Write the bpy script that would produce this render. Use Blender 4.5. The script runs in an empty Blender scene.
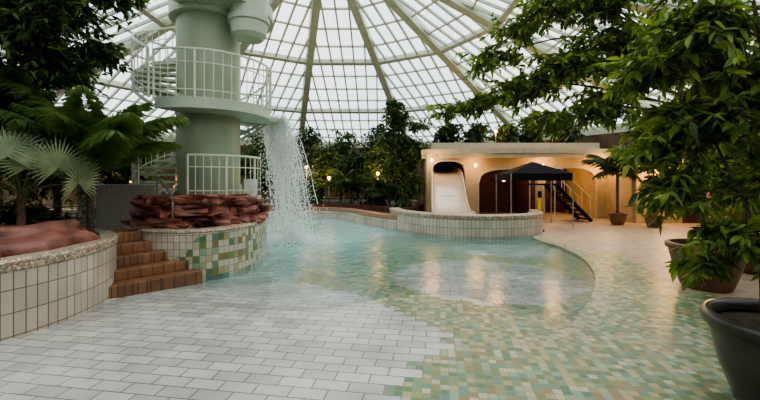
import bpy, math, random, bmesh
import numpy as np
from mathutils import Vector, Matrix
random.seed(7)
scene = bpy.context.scene
COL = scene.collection
V = Vector
pi = math.pi

# ------------------------------------------------------------------ materials
def new_mat(name):
    m = bpy.data.materials.new(name); m.use_nodes = True
    nt = m.node_tree; nt.nodes.clear()
    o = nt.nodes.new('ShaderNodeOutputMaterial')
    return m, nt, o
def N(nt, t, **kw):
    n = nt.nodes.new(t)
    for k, v in kw.items():
        setattr(n, k, v)
    return n
def c4(c): return (c[0], c[1], c[2], 1.0)
def ramp(nt, stops, interp='LINEAR'):
    r = nt.nodes.new('ShaderNodeValToRGB'); cr = r.color_ramp; cr.interpolation = interp
    while len(cr.elements) < len(stops): cr.elements.new(0.5)
    for e, (p, c) in zip(cr.elements, stops): e.position = p; e.color = c4(c)
    return r
def basic(name, c1, c2=None, rough=.6, metal=0., scale=4., bump=0., detail=4, emis=None, spec=.5):
    m, nt, o = new_mat(name); L = nt.links
    b = N(nt, 'ShaderNodeBsdfPrincipled'); b.inputs['Roughness'].default_value = rough
    b.inputs['Metallic'].default_value = metal
    b.inputs['Specular IOR Level'].default_value = spec
    tc = N(nt, 'ShaderNodeTexCoord')
    nz = N(nt, 'ShaderNodeTexNoise'); nz.inputs['Scale'].default_value = scale; nz.inputs['Detail'].default_value = detail
    L.new(tc.outputs['Object'], nz.inputs['Vector'])
    if c2 is None: c2 = tuple(x*.85 for x in c1)
    r = ramp(nt, [(.35, c2), (.65, c1)]); L.new(nz.outputs['Fac'], r.inputs[0])
    L.new(r.outputs[0], b.inputs['Base Color'])
    if bump:
        bp = N(nt, 'ShaderNodeBump'); bp.inputs['Strength'].default_value = bump; bp.inputs['Distance'].default_value = .05
        L.new(nz.outputs['Fac'], bp.inputs['Height']); L.new(bp.outputs[0], b.inputs['Normal'])
    if emis:
        b.inputs['Emission Color'].default_value = c4(emis[0]); b.inputs['Emission Strength'].default_value = emis[1]
    L.new(b.outputs[0], o.inputs[0]); return m
def leafmat(name, c1, c2, c3, scale=6., transl=.3):
    m, nt, o = new_mat(name); L = nt.links
    tc = N(nt, 'ShaderNodeTexCoord')
    nz = N(nt, 'ShaderNodeTexNoise'); nz.inputs['Scale'].default_value = scale; nz.inputs['Detail'].default_value = 3
    L.new(tc.outputs['Object'], nz.inputs['Vector'])
    r = ramp(nt, [(.3, c1), (.5, c2), (.72, c3)]); L.new(nz.outputs['Fac'], r.inputs[0])
    b = N(nt, 'ShaderNodeBsdfPrincipled'); b.inputs['Roughness'].default_value = .42
    L.new(r.outputs[0], b.inputs['Base Color'])
    t = N(nt, 'ShaderNodeBsdfTranslucent'); L.new(r.outputs[0], t.inputs['Color'])
    mx = N(nt, 'ShaderNodeMixShader'); mx.inputs[0].default_value = transl
    L.new(b.outputs[0], mx.inputs[1]); L.new(t.outputs[0], mx.inputs[2]); L.new(mx.outputs[0], o.inputs[0])
    return m
def tilemat(name, c1, c2, grout, bw, rh, offset=.5, mortar=.006, rough=.25, coord='Object', cols=None, bump=.4, dirt=.15, blend=None):
    m, nt, o = new_mat(name); L = nt.links
    tc = N(nt, 'ShaderNodeTexCoord'); vec = tc.outputs[coord]
    bt = N(nt, 'ShaderNodeTexBrick'); bt.offset = offset; bt.offset_frequency = 2 if offset else 1
    if not offset: bt.offset = 0.0
    for k, v in (('Scale', 1.), ('Mortar Size', mortar), ('Mortar Smooth', .2), ('Brick Width', bw), ('Row Height', rh), ('Bias', 0.)):
        bt.inputs[k].default_value = v
    bt.inputs['Color1'].default_value = c4(c1); bt.inputs['Color2'].default_value = c4(c2); bt.inputs['Mortar'].default_value = c4(grout)
    L.new(vec, bt.inputs['Vector'])
    col = bt.outputs['Color']
    def mosaic(cs):
        dv = N(nt, 'ShaderNodeVectorMath', operation='DIVIDE'); dv.inputs[1].default_value = (bw, rh, 1)
        fl = N(nt, 'ShaderNodeVectorMath', operation='FLOOR')
        L.new(vec, dv.inputs[0]); L.new(dv.outputs[0], fl.inputs[0])
        wn = N(nt, 'ShaderNodeTexWhiteNoise', noise_dimensions='2D'); L.new(fl.outputs[0], wn.inputs['Vector'])
        r = ramp(nt, [(i/len(cs), c) for i, c in enumerate(cs)], 'CONSTANT'); L.new(wn.outputs['Value'], r.inputs[0])
        mx = N(nt, 'ShaderNodeMix', data_type='RGBA'); L.new(bt.outputs['Fac'], mx.inputs[0])
        L.new(r.outputs[0], mx.inputs[6]); mx.inputs[7].default_value = c4(grout)
        return mx.outputs[2]
    if cols: col = mosaic(cols)
    if blend:
        c_b = mosaic(blend[0])
        nz = N(nt, 'ShaderNodeTexNoise'); nz.inputs['Scale'].default_value = blend[1]
        L.new(tc.outputs['Object'], nz.inputs['Vector'])
        g = N(nt, 'ShaderNodeMath', operation='GREATER_THAN'); L.new(nz.outputs['Fac'], g.inputs[0]); g.inputs[1].default_value = blend[2]
        mx = N(nt, 'ShaderNodeMix', data_type='RGBA'); L.new(g.outputs[0], mx.inputs[0]); L.new(col, mx.inputs[6]); L.new(c_b, mx.inputs[7])
        col = mx.outputs[2]
    n2 = N(nt, 'ShaderNodeTexNoise'); n2.inputs['Scale'].default_value = 1.3; n2.inputs['Detail'].default_value = 5
    L.new(tc.outputs['Object'], n2.inputs['Vector'])
    rr = ramp(nt, [(.35, (1-dirt, 1-dirt, 1-dirt)), (.6, (1, 1, 1))]); L.new(n2.outputs['Fac'], rr.inputs[0])
    mm = N(nt, 'ShaderNodeMix', data_type='RGBA', blend_type='MULTIPLY'); mm.inputs[0].default_value = 1
    L.new(col, mm.inputs[6]); L.new(rr.outputs[0], mm.inputs[7])
    b = N(nt, 'ShaderNodeBsdfPrincipled'); L.new(mm.outputs[2], b.inputs['Base Color'])
    mr = N(nt, 'ShaderNodeMapRange'); mr.inputs['To Min'].default_value = rough; mr.inputs['To Max'].default_value = min(1, rough+.25)
    L.new(n2.outputs['Fac'], mr.inputs['Value']); L.new(mr.outputs[0], b.inputs['Roughness'])
    bp = N(nt, 'ShaderNodeBump', invert=True); bp.inputs['Strength'].default_value = bump; bp.inputs['Distance'].default_value = .006
    L.new(bt.outputs['Fac'], bp.inputs['Height']); L.new(bp.outputs[0], b.inputs['Normal'])
    L.new(b.outputs[0], o.inputs[0]); return m
def pebblemat(name, stops, scale, coord='Object'):
    m, nt, o = new_mat(name); L = nt.links
    tc = N(nt, 'ShaderNodeTexCoord')
    v = N(nt, 'ShaderNodeTexVoronoi'); v.inputs['Scale'].default_value = scale
    v2 = N(nt, 'ShaderNodeTexVoronoi', feature='DISTANCE_TO_EDGE'); v2.inputs['Scale'].default_value = scale
    L.new(tc.outputs[coord], v.inputs['Vector']); L.new(tc.outputs[coord], v2.inputs['Vector'])
    sp = N(nt, 'ShaderNodeSeparateColor'); L.new(v.outputs['Color'], sp.inputs[0])
    r = ramp(nt, stops, 'CONSTANT'); L.new(sp.outputs[0], r.inputs[0])
    lt = ramp(nt, [(.03, (.35, .32, .27)), (.09, (1, 1, 1))]); L.new(v2.outputs['Distance'], lt.inputs[0])
    mx = N(nt, 'ShaderNodeMix', data_type='RGBA', blend_type='MULTIPLY'); mx.inputs[0].default_value = 1
    L.new(r.outputs[0], mx.inputs[6]); L.new(lt.outputs[0], mx.inputs[7])
    b = N(nt, 'ShaderNodeBsdfPrincipled'); b.inputs['Roughness'].default_value = .45; L.new(mx.outputs[2], b.inputs['Base Color'])
    bp = N(nt, 'ShaderNodeBump'); bp.inputs['Strength'].default_value = .7; bp.inputs['Distance'].default_value = .01
    L.new(lt.outputs[0], bp.inputs['Height']); L.new(bp.outputs[0], b.inputs['Normal'])
    L.new(b.outputs[0], o.inputs[0]); return m

GREENS = [(.13, .21, .09), (.29, .31, .13), (.45, .38, .19), (.08, .21, .13), (.55, .50, .34), (.20, .29, .16), (.38, .37, .20), (.17, .24, .08), (.30, .22, .09), (.26, .38, .27), (.44, .44, .30), (.12, .27, .19)]
M_white = tilemat('white_brick_tile', (.62, .61, .58), (.46, .455, .435), (.20, .19, .17), .28, .14, mortar=.006, rough=.12, dirt=.3)
M_mos = tilemat('green_mosaic_tile', (1, 1, 1), (1, 1, 1), (.25, .25, .17), .07, .07, offset=0, mortar=.004, rough=.2, cols=GREENS)
M_pave = tilemat('beige_paving_tile', (.62, .50, .38), (.55, .43, .33), (.33, .24, .18), .14, .14, offset=0, mortar=.006, rough=.28,
                 cols=[(.51, .37, .27), (.47, .335, .24), (.54, .42, .31), (.38, .30, .22), (.49, .39, .28)])
M_rimmos = tilemat('rim_mosaic_tile', (1, 1, 1), (1, 1, 1), (.30, .28, .2), .07, .07, offset=0, mortar=.004, rough=.2, coord='UV', cols=GREENS+[(.5, .42, .3)]*3)
M_walltile = tilemat('cream_wall_tile', (.66, .58, .48), (.52, .45, .37), (.20, .15, .12), .105, .235, offset=0, mortar=.006, rough=.22, coord='UV', dirt=.25)
M_walltile_g = tilemat('cream_green_wall_tile', (.66, .59, .50), (.52, .46, .38), (.24, .19, .15), .10, .115, offset=0, mortar=.005, rough=.22, coord='UV',
                       blend=(GREENS+[(.6, .54, .44)]*9, .9, .5))
M_peb = pebblemat('pebble_mosaic', [(0, (.58, .47, .36)), (.25, (.38, .28, .21)), (.45, (.64, .56, .44)), (.65, (.34, .36, .26)), (.8, (.50, .33, .23))], 28)
M_pebg = pebblemat('grey_pebble_mosaic', [(0, (.25, .25, .22)), (.3, (.45, .45, .38)), (.6, (.16, .15, .14)), (.8, (.6, .58, .5))], 26)
M_stone = basic('grey_terrazzo', (.46, .44, .39), (.32, .31, .27), rough=.5, scale=30)
M_rock = basic('red_rock', (.34, .13, .10), (.16, .06, .048), rough=.42, scale=5, bump=.8, detail=10)
M_rock2 = basic('red_sandstone', (.40, .15, .11), (.13, .05, .038), rough=.42, scale=5, bump=.9, detail=8)
M_step = tilemat('terracotta_step', (.36, .175, .085), (.25, .115, .06), (.10, .065, .045), .24, .12, mortar=.006, rough=.22, dirt=.4)
M_steel = basic('mint_painted_steel', (.48, .54, .43), (.42, .48, .38), rough=.35, scale=2)
M_col = basic('green_column_paint', (.33, .38, .28), (.28, .335, .24), rough=.4, scale=1.5)
M_rail = basic('white_rail_paint', (.70, .72, .60), rough=.3)
M_frame = basic('dome_bar_paint', (.52, .55, .46), (.45, .48, .40), rough=.45)
M_rib = basic('dome_rib_paint', (.52, .57, .46), (.44, .50, .39), rough=.45)
M_soil = basic('soil', (.06, .04, .025), (.02, .015, .01), rough=.9, scale=20, bump=.6)
M_bark = basic('bark', (.16, .11, .07), (.07, .05, .03), rough=.8, scale=18, bump=.5)
M_wall = basic('dome_wall_plaster', (.16, .11, .06), (.07, .05, .03), rough=.8, scale=1.2)
M_cream = basic('cream_plaster', (.50, .38, .23), (.38, .285, .17), rough=.6, scale=1.5)
M_cream2 = basic('cream_fascia', (.50, .43, .32), rough=.5)
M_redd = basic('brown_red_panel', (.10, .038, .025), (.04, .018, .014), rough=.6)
M_slide = basic('slide_fibreglass', (.52, .44, .33), (.46, .385, .285), rough=.25)
M_canvas = basic('black_canvas', (.006, .006, .008), rough=.9, spec=.2)
M_yellow = basic('yellow_paint', (.75, .50, .04), rough=.4)
M_metal = basic('grey_steel', (.45, .45, .43), rough=.3, metal=.8)
M_pot = basic('grey_brown_glaze', (.085, .078, .072), (.05, .045, .042), rough=.28, scale=3)
M_pot2 = basic('brown_terracotta', (.20, .10, .055), (.12, .06, .035), rough=.45, scale=3)
M_lamp = basic('lamp_glass', (1, .7, .35), rough=.4, emis=((1, .55, .2), 9.))
M_sign = basic('sign_white', (.8, .8, .78), rough=.5)
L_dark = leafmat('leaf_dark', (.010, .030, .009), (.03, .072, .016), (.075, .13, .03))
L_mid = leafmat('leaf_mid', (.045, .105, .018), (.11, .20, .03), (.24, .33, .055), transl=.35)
L_brt = leafmat('leaf_bright', (.11, .20, .02), (.26, .38, .045), (.50, .56, .11), transl=.48)
L_palm = leafmat('leaf_palm', (.07, .14, .03), (.15, .26, .06), (.30, .40, .12), scale=3, transl=.5)
L_palmd = leafmat('leaf_palm_dark', (.02, .05, .012), (.055, .11, .025), (.12, .18, .05), scale=3, transl=.3)
L_fan = leafmat('leaf_fan', (.14, .20, .10), (.27, .34, .18), (.44, .50, .30), scale=3, transl=.4)

# water: clear film that turns turquoise with its depth (depth stored on the mesh)
M_water, nt, o = new_mat('pool_water'); L = nt.links
tc = N(nt, 'ShaderNodeTexCoord')
nz = N(nt, 'ShaderNodeTexNoise'); nz.inputs['Scale'].default_value = 4.2; nz.inputs['Detail'].default_value = 5; nz.inputs['Distortion'].default_value = .6
L.new(tc.outputs['Object'], nz.inputs['Vector'])
at = N(nt, 'ShaderNodeAttribute', attribute_name='depth')
bp = N(nt, 'ShaderNodeBump'); bp.inputs['Distance'].default_value = .06
bs = N(nt, 'ShaderNodeMapRange'); bs.inputs['From Max'].default_value = .10; bs.inputs['To Min'].default_value = .06; bs.inputs['To Max'].default_value = .6
L.new(at.outputs['Fac'], bs.inputs['Value']); L.new(bs.outputs[0], bp.inputs['Strength'])
L.new(nz.outputs['Fac'], bp.inputs['Height'])
cr_ = ramp(nt, [(0, (1, 1, 1)), (.2, (.84, .99, .98)), (1, (.50, .94, .93))])
mrd = N(nt, 'ShaderNodeMapRange'); mrd.inputs['From Max'].default_value = .30; L.new(at.outputs['Fac'], mrd.inputs['Value']); L.new(mrd.outputs[0], cr_.inputs[0])
tr = N(nt, 'ShaderNodeBsdfTransparent'); L.new(cr_.outputs[0], tr.inputs[0])
df = N(nt, 'ShaderNodeBsdfDiffuse'); df.inputs[0].default_value = (.50, .87, .86, 1); L.new(bp.outputs[0], df.inputs['Normal'])
mr = N(nt, 'ShaderNodeMapRange'); mr.inputs['From Max'].default_value = .30
mr.inputs['To Min'].default_value = 0; mr.inputs['To Max'].default_value = .55
L.new(at.outputs['Fac'], mr.inputs['Value'])
m1 = N(nt, 'ShaderNodeMixShader'); L.new(mr.outputs[0], m1.inputs[0]); L.new(tr.outputs[0], m1.inputs[1]); L.new(df.outputs[0], m1.inputs[2])
gl = N(nt, 'ShaderNodeBsdfGlossy'); gl.inputs['Roughness'].default_value = .16; L.new(bp.outputs[0], gl.inputs['Normal'])
fr = N(nt, 'ShaderNodeFresnel'); fr.inputs['IOR'].default_value = 1.25; L.new(bp.outputs[0], fr.inputs['Normal'])
m2 = N(nt, 'ShaderNodeMixShader'); L.new(fr.outputs[0], m2.inputs[0]); L.new(m1.outputs[0], m2.inputs[1]); L.new(gl.outputs[0], m2.inputs[2])
L.new(m2.outputs[0], o.inputs[0])
# falling water
M_fall, nt, o = new_mat('falling_water'); L = nt.links
tr = N(nt, 'ShaderNodeBsdfTransparent')
b = N(nt, 'ShaderNodeBsdfPrincipled'); b.inputs['Base Color'].default_value = (.93, .96, .96, 1); b.inputs['Roughness'].default_value = .2
tl = N(nt, 'ShaderNodeBsdfTranslucent'); tl.inputs[0].default_value = (.95, .98, .98, 1)
ma = N(nt, 'ShaderNodeMixShader'); ma.inputs[0].default_value = .55; L.new(b.outputs[0], ma.inputs[1]); L.new(tl.outputs[0], ma.inputs[2])
mx = N(nt, 'ShaderNodeMixShader'); mx.inputs[0].default_value = .85
L.new(tr.outputs[0], mx.inputs[1]); L.new(ma.outputs[0], mx.inputs[2]); L.new(mx.outputs[0], o.inputs[0])
# glazing
M_glass, nt, o = new_mat('dome_glazing'); L = nt.links
tr = N(nt, 'ShaderNodeBsdfTransparent'); tr.inputs[0].default_value = (.92, .95, .95, 1)
tl = N(nt, 'ShaderNodeBsdfTranslucent'); tl.inputs[0].default_value = (.9, .95, .95, 1)
mx = N(nt, 'ShaderNodeMixShader'); mx.inputs[0].default_value = .12
L.new(tr.outputs[0], mx.inputs[1]); L.new(tl.outputs[0], mx.inputs[2]); L.new(mx.outputs[0], o.inputs[0])

# ------------------------------------------------------------------ geometry
class G:
    def __init__(s): s.v = []; s.f = []; s.m = []; s.uv = {}
    def face(s, idx, mi=0, uv=None):
        if uv: s.uv[len(s.f)] = uv
        s.f.append(tuple(idx)); s.m.append(mi)
    def beam(s, p0, p1, w, h, up=(0, 0, 1), mi=0):
        p0, p1 = V(p0), V(p1); d = (p1-p0).normalized(); up = V(up)
        x = d.cross(up)
        if x.length < 1e-4: x = d.cross(V((0, 1, 0)))
        x.normalize(); y = x.cross(d).normalized()
        b = len(s.v)
        for p in (p0, p1):
            for a, c in ((-1, -1), (1, -1), (1, 1), (-1, 1)): s.v.append(p + x*a*w/2 + y*c*h/2)
        for q in ((0, 3, 2, 1), (4, 5, 6, 7), (0, 1, 5, 4), (1, 2, 6, 5), (2, 3, 7, 6), (3, 0, 4, 7)): s.face([b+i for i in q], mi)
    def box(s, c, sz, rz=0, mi=0):
        c = V(c); d = V((math.cos(rz), math.sin(rz), 0))*sz[0]/2
        s.beam(c-d, c+d, sz[1], sz[2], mi=mi)
    def tube(s, pts, r, n=6, mi=0, r1=None, cap=True):
        pts = [V(p) for p in pts]; b = len(s.v); k = len(pts); prev = None
        for i, p in enumerate(pts):
            d = (pts[min(i+1, k-1)]-pts[max(i-1, 0)])
            if d.length < 1e-6: d = V((0, 0, 1))
            d.normalize()
            a = prev if prev is not None else (V((0, 0, 1)) if abs(d.z) < .9 else V((1, 0, 0)))
            x = (a - d*a.dot(d))
            if x.length < 1e-4: x = d.orthogonal()
            x.normalize(); prev = x; y = d.cross(x)
            rr = r if r1 is None else r+(r1-r)*i/(k-1)
            for j in range(n):
                t = 2*pi*j/n; s.v.append(p + x*math.cos(t)*rr + y*math.sin(t)*rr)
        for i in range(k-1):
            for j in range(n):
                j2 = (j+1) % n
                s.face((b+i*n+j, b+i*n+j2, b+(i+1)*n+j2, b+(i+1)*n+j), mi)
        if cap:
            s.face([b+j for j in range(n)][::-1], mi); s.face([b+(k-1)*n+j for j in range(n)], mi)
    def lathe(s, c, prof, n=40, mi=0):
        b = len(s.v); k = len(prof)
        for (r, z) in prof:
            for j in range(n):
                t = 2*pi*j/n; s.v.append(V((c[0]+r*math.cos(t), c[1]+r*math.sin(t), c[2]+z)))
        for i in range(k-1):
            for j in range(n):
                j2 = (j+1) % n
                s.face((b+i*n+j, b+i*n+j2, b+(i+1)*n+j2, b+(i+1)*n+j), mi)
    def leaf(s, p, d, nrm, l, w, mi=0, droop=0.):
        x = d.cross(nrm)
        if x.length < 1e-4: x = d.orthogonal()
        x.normalize(); n = x.cross(d); b = len(s.v)
        dn = V((0, 0, -droop*l))
        s.v += [p, p+d*l*.3+x*w*.5+n*w*.15, p+d*l*.68+x*w*.38+n*w*.1+dn*.4, p+d*l+dn, p+d*l*.68-x*w*.38+n*w*.1+dn*.4, p+d*l*.3-x*w*.5+n*w*.15]
        s.face((b, b+1, b+2, b+3), mi); s.face((b, b+3, b+4, b+5), mi)
    def ico(s, c, r, mi=0):
        b = len(s.v); c = V(c)
        s.v += [c+V(q)*r for q in ((1, 0, 0), (-1, 0, 0), (0, 1, 0), (0, -1, 0), (0, 0, 1), (0, 0, -1))]
        for q in ((0, 2, 4), (2, 1, 4), (1, 3, 4), (3, 0, 4), (2, 0, 5), (1, 2, 5), (3, 1, 5), (0, 3, 5)): s.face([b+i for i in q], mi)
    def obj(s, name, mats, smooth=False, parent=None, bevel=0):
        me = bpy.data.meshes.new(name); me.from_pydata([tuple(p) for p in s.v], [], s.f)
        for m in mats: me.materials.append(m)
        me.polygons.foreach_set('material_index', s.m)
        if smooth: me.polygons.foreach_set('use_smooth', [True]*len(s.f))
        if s.uv:
            ul = me.uv_layers.new(name='UVMap')
            for fi, uvs in s.uv.items():
                for li, u in zip(me.polygons[fi].loop_indices, uvs): ul.data[li].uv = u
        me.update()
        ob = bpy.data.objects.new(name, me); COL.objects.link(ob)
        if parent: ob.parent = parent
        if bevel:
            md = ob.modifiers.new('bevel', 'BEVEL'); md.width = bevel; md.segments = 2; md.limit_method = 'ANGLE'
        return ob
def empty(name):
    e = bpy.data.objects.new(name, None); COL.objects.link(e); return e
def smooth_path(P, closed=False, k=8):
    out = []; n = len(P)
    rng = range(n) if closed else range(n-1)
    for i in rng:
        g = lambda j: P[j % n] if closed else P[max(0, min(n-1, j))]
        p0, p1, p2, p3 = g(i-1), g(i), g(i+1), g(i+2)
        for q in range(k):
            t = q/k
            out.append(tuple(.5*(2*b+(c-a)*t+(2*a-5*b+4*c-d)*t*t+(-a+3*b-3*c+d)*t**3) for a, b, c, d in zip(p0, p1, p2, p3)))
    if not closed: out.append(tuple(P[-1]))
    return out
def sweep(g, path, prof, closed=False):
    n = len(path); b = len(g.v); k = len(prof); arc = [0]
    for i in range(1, n+1): arc.append(arc[-1]+math.dist(path[i % n][:2], path[i-1][:2]))
    for i in range(n):
        a = path[(i-1) % n] if closed else path[max(0, i-1)]; c = path[(i+1) % n] if closed else path[min(n-1, i+1)]
        tx, ty = c[0]-a[0], c[1]-a[1]; l = math.hypot(tx, ty) or 1; nx, ny = ty/l, -tx/l
        dz = path[i][2] if len(path[i]) > 2 else 0
        for (o_, z, m_) in prof: g.v.append(V((path[i][0]+nx*o_, path[i][1]+ny*o_, z+dz)))
    pl = [0]
    for j in range(1, k): pl.append(pl[-1]+math.hypot(prof[j][0]-prof[j-1][0], prof[j][1]-prof[j-1][1]))
    for i in range(n if closed else n-1):
        i2 = (i+1) % n
        for j in range(k-1):
            g.face((b+i*k+j, b+i2*k+j, b+i2*k+j+1, b+i*k+j+1), prof[j][2],
                   [(arc[i], pl[j]), (arc[i+1], pl[j]), (arc[i+1], pl[j+1]), (arc[i], pl[j+1])])
    if not closed:
        g.face([b+j for j in range(k)][::-1], prof[0][2]); g.face([b+(n-1)*k+j for j in range(k)], prof[0][2])
def cap(g, path, z, mi=0):
    b = len(g.v)
    for p in path: g.v.append(V((p[0], p[1], z)))
    g.face(range(b, b+len(path)), mi)
def inside(poly, X, Y):
    r = np.zeros(X.shape, bool); n = len(poly)
    for i in range(n):
        x1, y1 = poly[i][:2]; x2, y2 = poly[(i+1) % n][:2]
        if y1 == y2: continue
        c = ((y1 > Y) != (y2 > Y)) & (X < (x2-x1)*(Y-y1)/(y2-y1)+x1)
        r ^= c
    return r

# ------------------------------------------------------------------ floor with pool basin
rim_pts = [(1.3, 2.95, -.02), (1.75, 3.6, -.012), (2.34, 4.34, -.006), (3.06, 5.29, 0), (3.72, 6.4, 0), (4.25, 7.8, 0), (4.42, 9.2, 0), (4.3, 10.3, 0), (4.55, 11.2, 0)]
rim = smooth_path(rim_pts, False, 10)
pool_pts = [p[:2] for p in rim_pts[1:]]+[(3.6, 13.2), (1.6, 14.5), (-0.6, 15.6), (-2.9, 16.3), (-5.5, 16), (-7, 14), (-6.8, 11), (-5, 9), (-4, 7.5), (-3.6, 5.4), (-3.7, 4.0), (-2, 3.4), (0.3, 3.3)]
pool = smooth_path(pool_pts, True, 6)
WATER_Z = -0.018
def sst(x, a, b):
    t = np.clip((x-a)/(b-a), 0, 1); return t*t*(3-2*t)
def depth(X, Y):
    d = .015*np.maximum(0, Y-3.7)
    left = sst(-X, -.8, 1.2)
    d = d+left*.055*np.maximum(0, Y-5.7+.3*np.sin(X*1.3))+.035*np.maximum(0, Y-9.8)
    d = d+.005*np.sin(X*1.9+Y*.7)+.003*np.sin(Y*2.3-X*1.1)
    return np.clip(d, 0, .42)
ROT = math.radians(-9); ca, sa = math.cos(ROT), math.sin(ROT)
s_ = .14; nx_, ny_ = 260, 250
lx = (np.arange(nx_+1)-130)*s_; ly = (np.arange(ny_+1)-24)*s_
LX, LY = np.meshgrid(lx, ly)
WX = LX*ca-LY*sa; WY = LX*sa+LY*ca
Z = np.where(inside(pool, WX, WY), -depth(WX, WY), 0.)
ix, iy = np.meshgrid(np.arange(nx_)-130, np.arange(ny_)-24)
off = np.where(iy % 2 == 0, 1, 0)
bcx = (np.floor((ix+off)/2)*2+1-off)*s_; bcy = (iy+.5)*s_
CX = bcx*ca-bcy*sa; CY = bcx*sa+bcy*ca
white_main = smooth_path([(-.4, 1.5), (-.1, 2.5), (.07, 2.76), (.18, 2.95), (.30, 3.29), (.62, 3.6), (.70, 4.0), (.48, 4.4), (.08, 4.86), (-.25, 5.25), (-.7, 5.7), (-1.3, 6.2), (-1.5, 7.2), (-1.4, 8.5), (-1.0, 10.5), (-.5, 13), (0, 18), (-16, 18), (-16, 1.5)], True, 4)
isl1 = smooth_path([(.2, 6.6), (.6, 7.4), (1.45, 7.9), (2.6, 7.6), (3.2, 6.7), (3.15, 5.95), (2.8, 5.35), (2.15, 5.0), (1.2, 4.95), (.6, 5.5)], True, 4)
isl2 = smooth_path([(1.6, 9.2), (2.3, 10), (3.8, 9.8), (3.95, 8.4), (3.2, 8.2), (2.2, 8.5)], True, 4)
inpool = inside(pool, CX, CY)
wm = inside(white_main, CX, CY) | inside(isl1, CX, CY) | inside(isl2, CX, CY)
matid = np.where(wm, 0, 1)
rimA = np.array([p[:2] for p in rim])
dist = np.min(np.hypot(CX[..., None]-rimA[:, 0], CY[..., None]-rimA[:, 1]), axis=2)
paving = (~inpool) & (CX > 1.5) & (CY > 5.3+.25*np.sin(CX*2)) & ~((dist < .8) & (CY < 8.2))
paving |= (~inpool) & (CY > 11)
matid = np.where(paving, 2, matid)
vs = np.stack([LX.ravel(), LY.ravel(), Z.ravel()], 1)
me = bpy.data.meshes.new('floor')
base = (np.arange(ny_)[:, None]*(nx_+1)+np.arange(nx_)[None, :]).ravel()
fs = np.stack([base, base+1, base+nx_+2, base+nx_+1], 1)
me.from_pydata(vs.tolist(), [], fs.tolist())
for m in (M_white, M_mos, M_pave): me.materials.append(m)
me.polygons.foreach_set('material_index', matid.ravel().astype(np.int32))
me.update()
fl = bpy.data.objects.new('floor', me); COL.objects.link(fl); fl.rotation_euler = (0, 0, ROT)
# water grid
gx = np.arange(-7.4, 5.0, .2); gy = np.arange(3.4, 16.6, .2)
GX, GY = np.meshgrid(gx, gy); GI = inside(pool, GX, GY); n1 = len(gx)
wv = np.stack([GX.ravel(), GY.ravel(), np.full(GX.size, WATER_Z)], 1)
DP = np.clip(depth(GX, GY)+WATER_Z, 0, 1).ravel()
wf = []
for j in range(len(gy)-1):
    for i in range(n1-1):
        if GI[j, i] or GI[j, i+1] or GI[j+1, i] or GI[j+1, i+1]: wf.append((j*n1+i, j*n1+i+1, (j+1)*n1+i+1, (j+1)*n1+i))
me = bpy.data.meshes.new('pool_water'); me.from_pydata(wv.tolist(), [], wf); me.materials.append(M_water)
a_ = me.attributes.new('depth', 'FLOAT', 'POINT'); a_.data.foreach_set('value', DP.astype(np.float32))
me.polygons.foreach_set('use_smooth', [True]*len(wf)); me.update()
bm = bmesh.new(); bm.from_mesh(me); bmesh.ops.delete(bm, geom=[v for v in bm.verts if not v.link_faces], context='VERTS'); bm.to_mesh(me); bm.free()
COL.objects.link(bpy.data.objects.new('pool_water', me))
g = G(); sweep(g, rim, [(-.10, -.5, 1), (-.10, -.002, 0), (-.085, .006, 0), (.16, .006, 0), (.18, -.05, 0)])
g.obj('pool_rim', [M_rimmos, basic('rim_dark_tile', (.10, .16, .10), rough=.3)])

# ------------------------------------------------------------------ dome
dome = empty('glass_dome')
CXd, CYd, RD, ZB, ZA, NS = -1.9, 13., 15.6, 4.2, 10.2, 12
apex = V((CXd, CYd, ZA))
corner = [V((CXd+RD*math.cos(math.radians(75+30*i)), CYd+RD*math.sin(math.radians(75+30*i)), ZB)) for i in range(NS)]
gp, gb, gr = G(), G(), G()
for i in range(NS):
    a, b = corner[i], corner[(i+1) % NS]
    nrm = (b-a).cross(apex-a).normalized()
    if nrm.z < 0: nrm = -nrm
    k = len(gp.v); gp.v += [a+nrm*.1, b+nrm*.1, apex+nrm*.1]; gp.face((k, k+1, k+2))
    mid = (a+b)/2; e = (b-a).normalized(); half = (b-a).length/2
    gr.beam(a, apex, .34, .42, up=nrm)
    gr.beam(a, b, .25, .45)
    for q in range(-6, 7):
        s = q/7*half; t = 1-abs(s)/half
        p0 = mid+e*s; gb.beam(p0, p0+(apex-mid)*t, .07, .11, up=nrm)
    for q in range(1, 14):
        t = q/14
        gb.beam(a+(apex-a)*t, b+(apex-b)*t, .065 if q % 4 else .20, .08 if q % 4 else .26, up=nrm)
gp.obj('glazing_panes', [M_glass], parent=dome)
gb.obj('glazing_bars', [M_frame], parent=dome)
gr.obj('dome_ribs', [M_rib], parent=dome)
names = ['far', 'far_left', 'left_back', 'left', 'left_front', 'near_left', 'near', 'near_right', 'right_front', 'right', 'right_back', 'far_right']
for i in range(NS):
    a, b = corner[i], corner[(i+1) % NS]
    g = G()
    g.beam(V((a.x, a.y, 2)), V((b.x, b.y, 2)), .2, 4.4)
    g.obj('wall_'+names[i], [M_wall])

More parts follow.
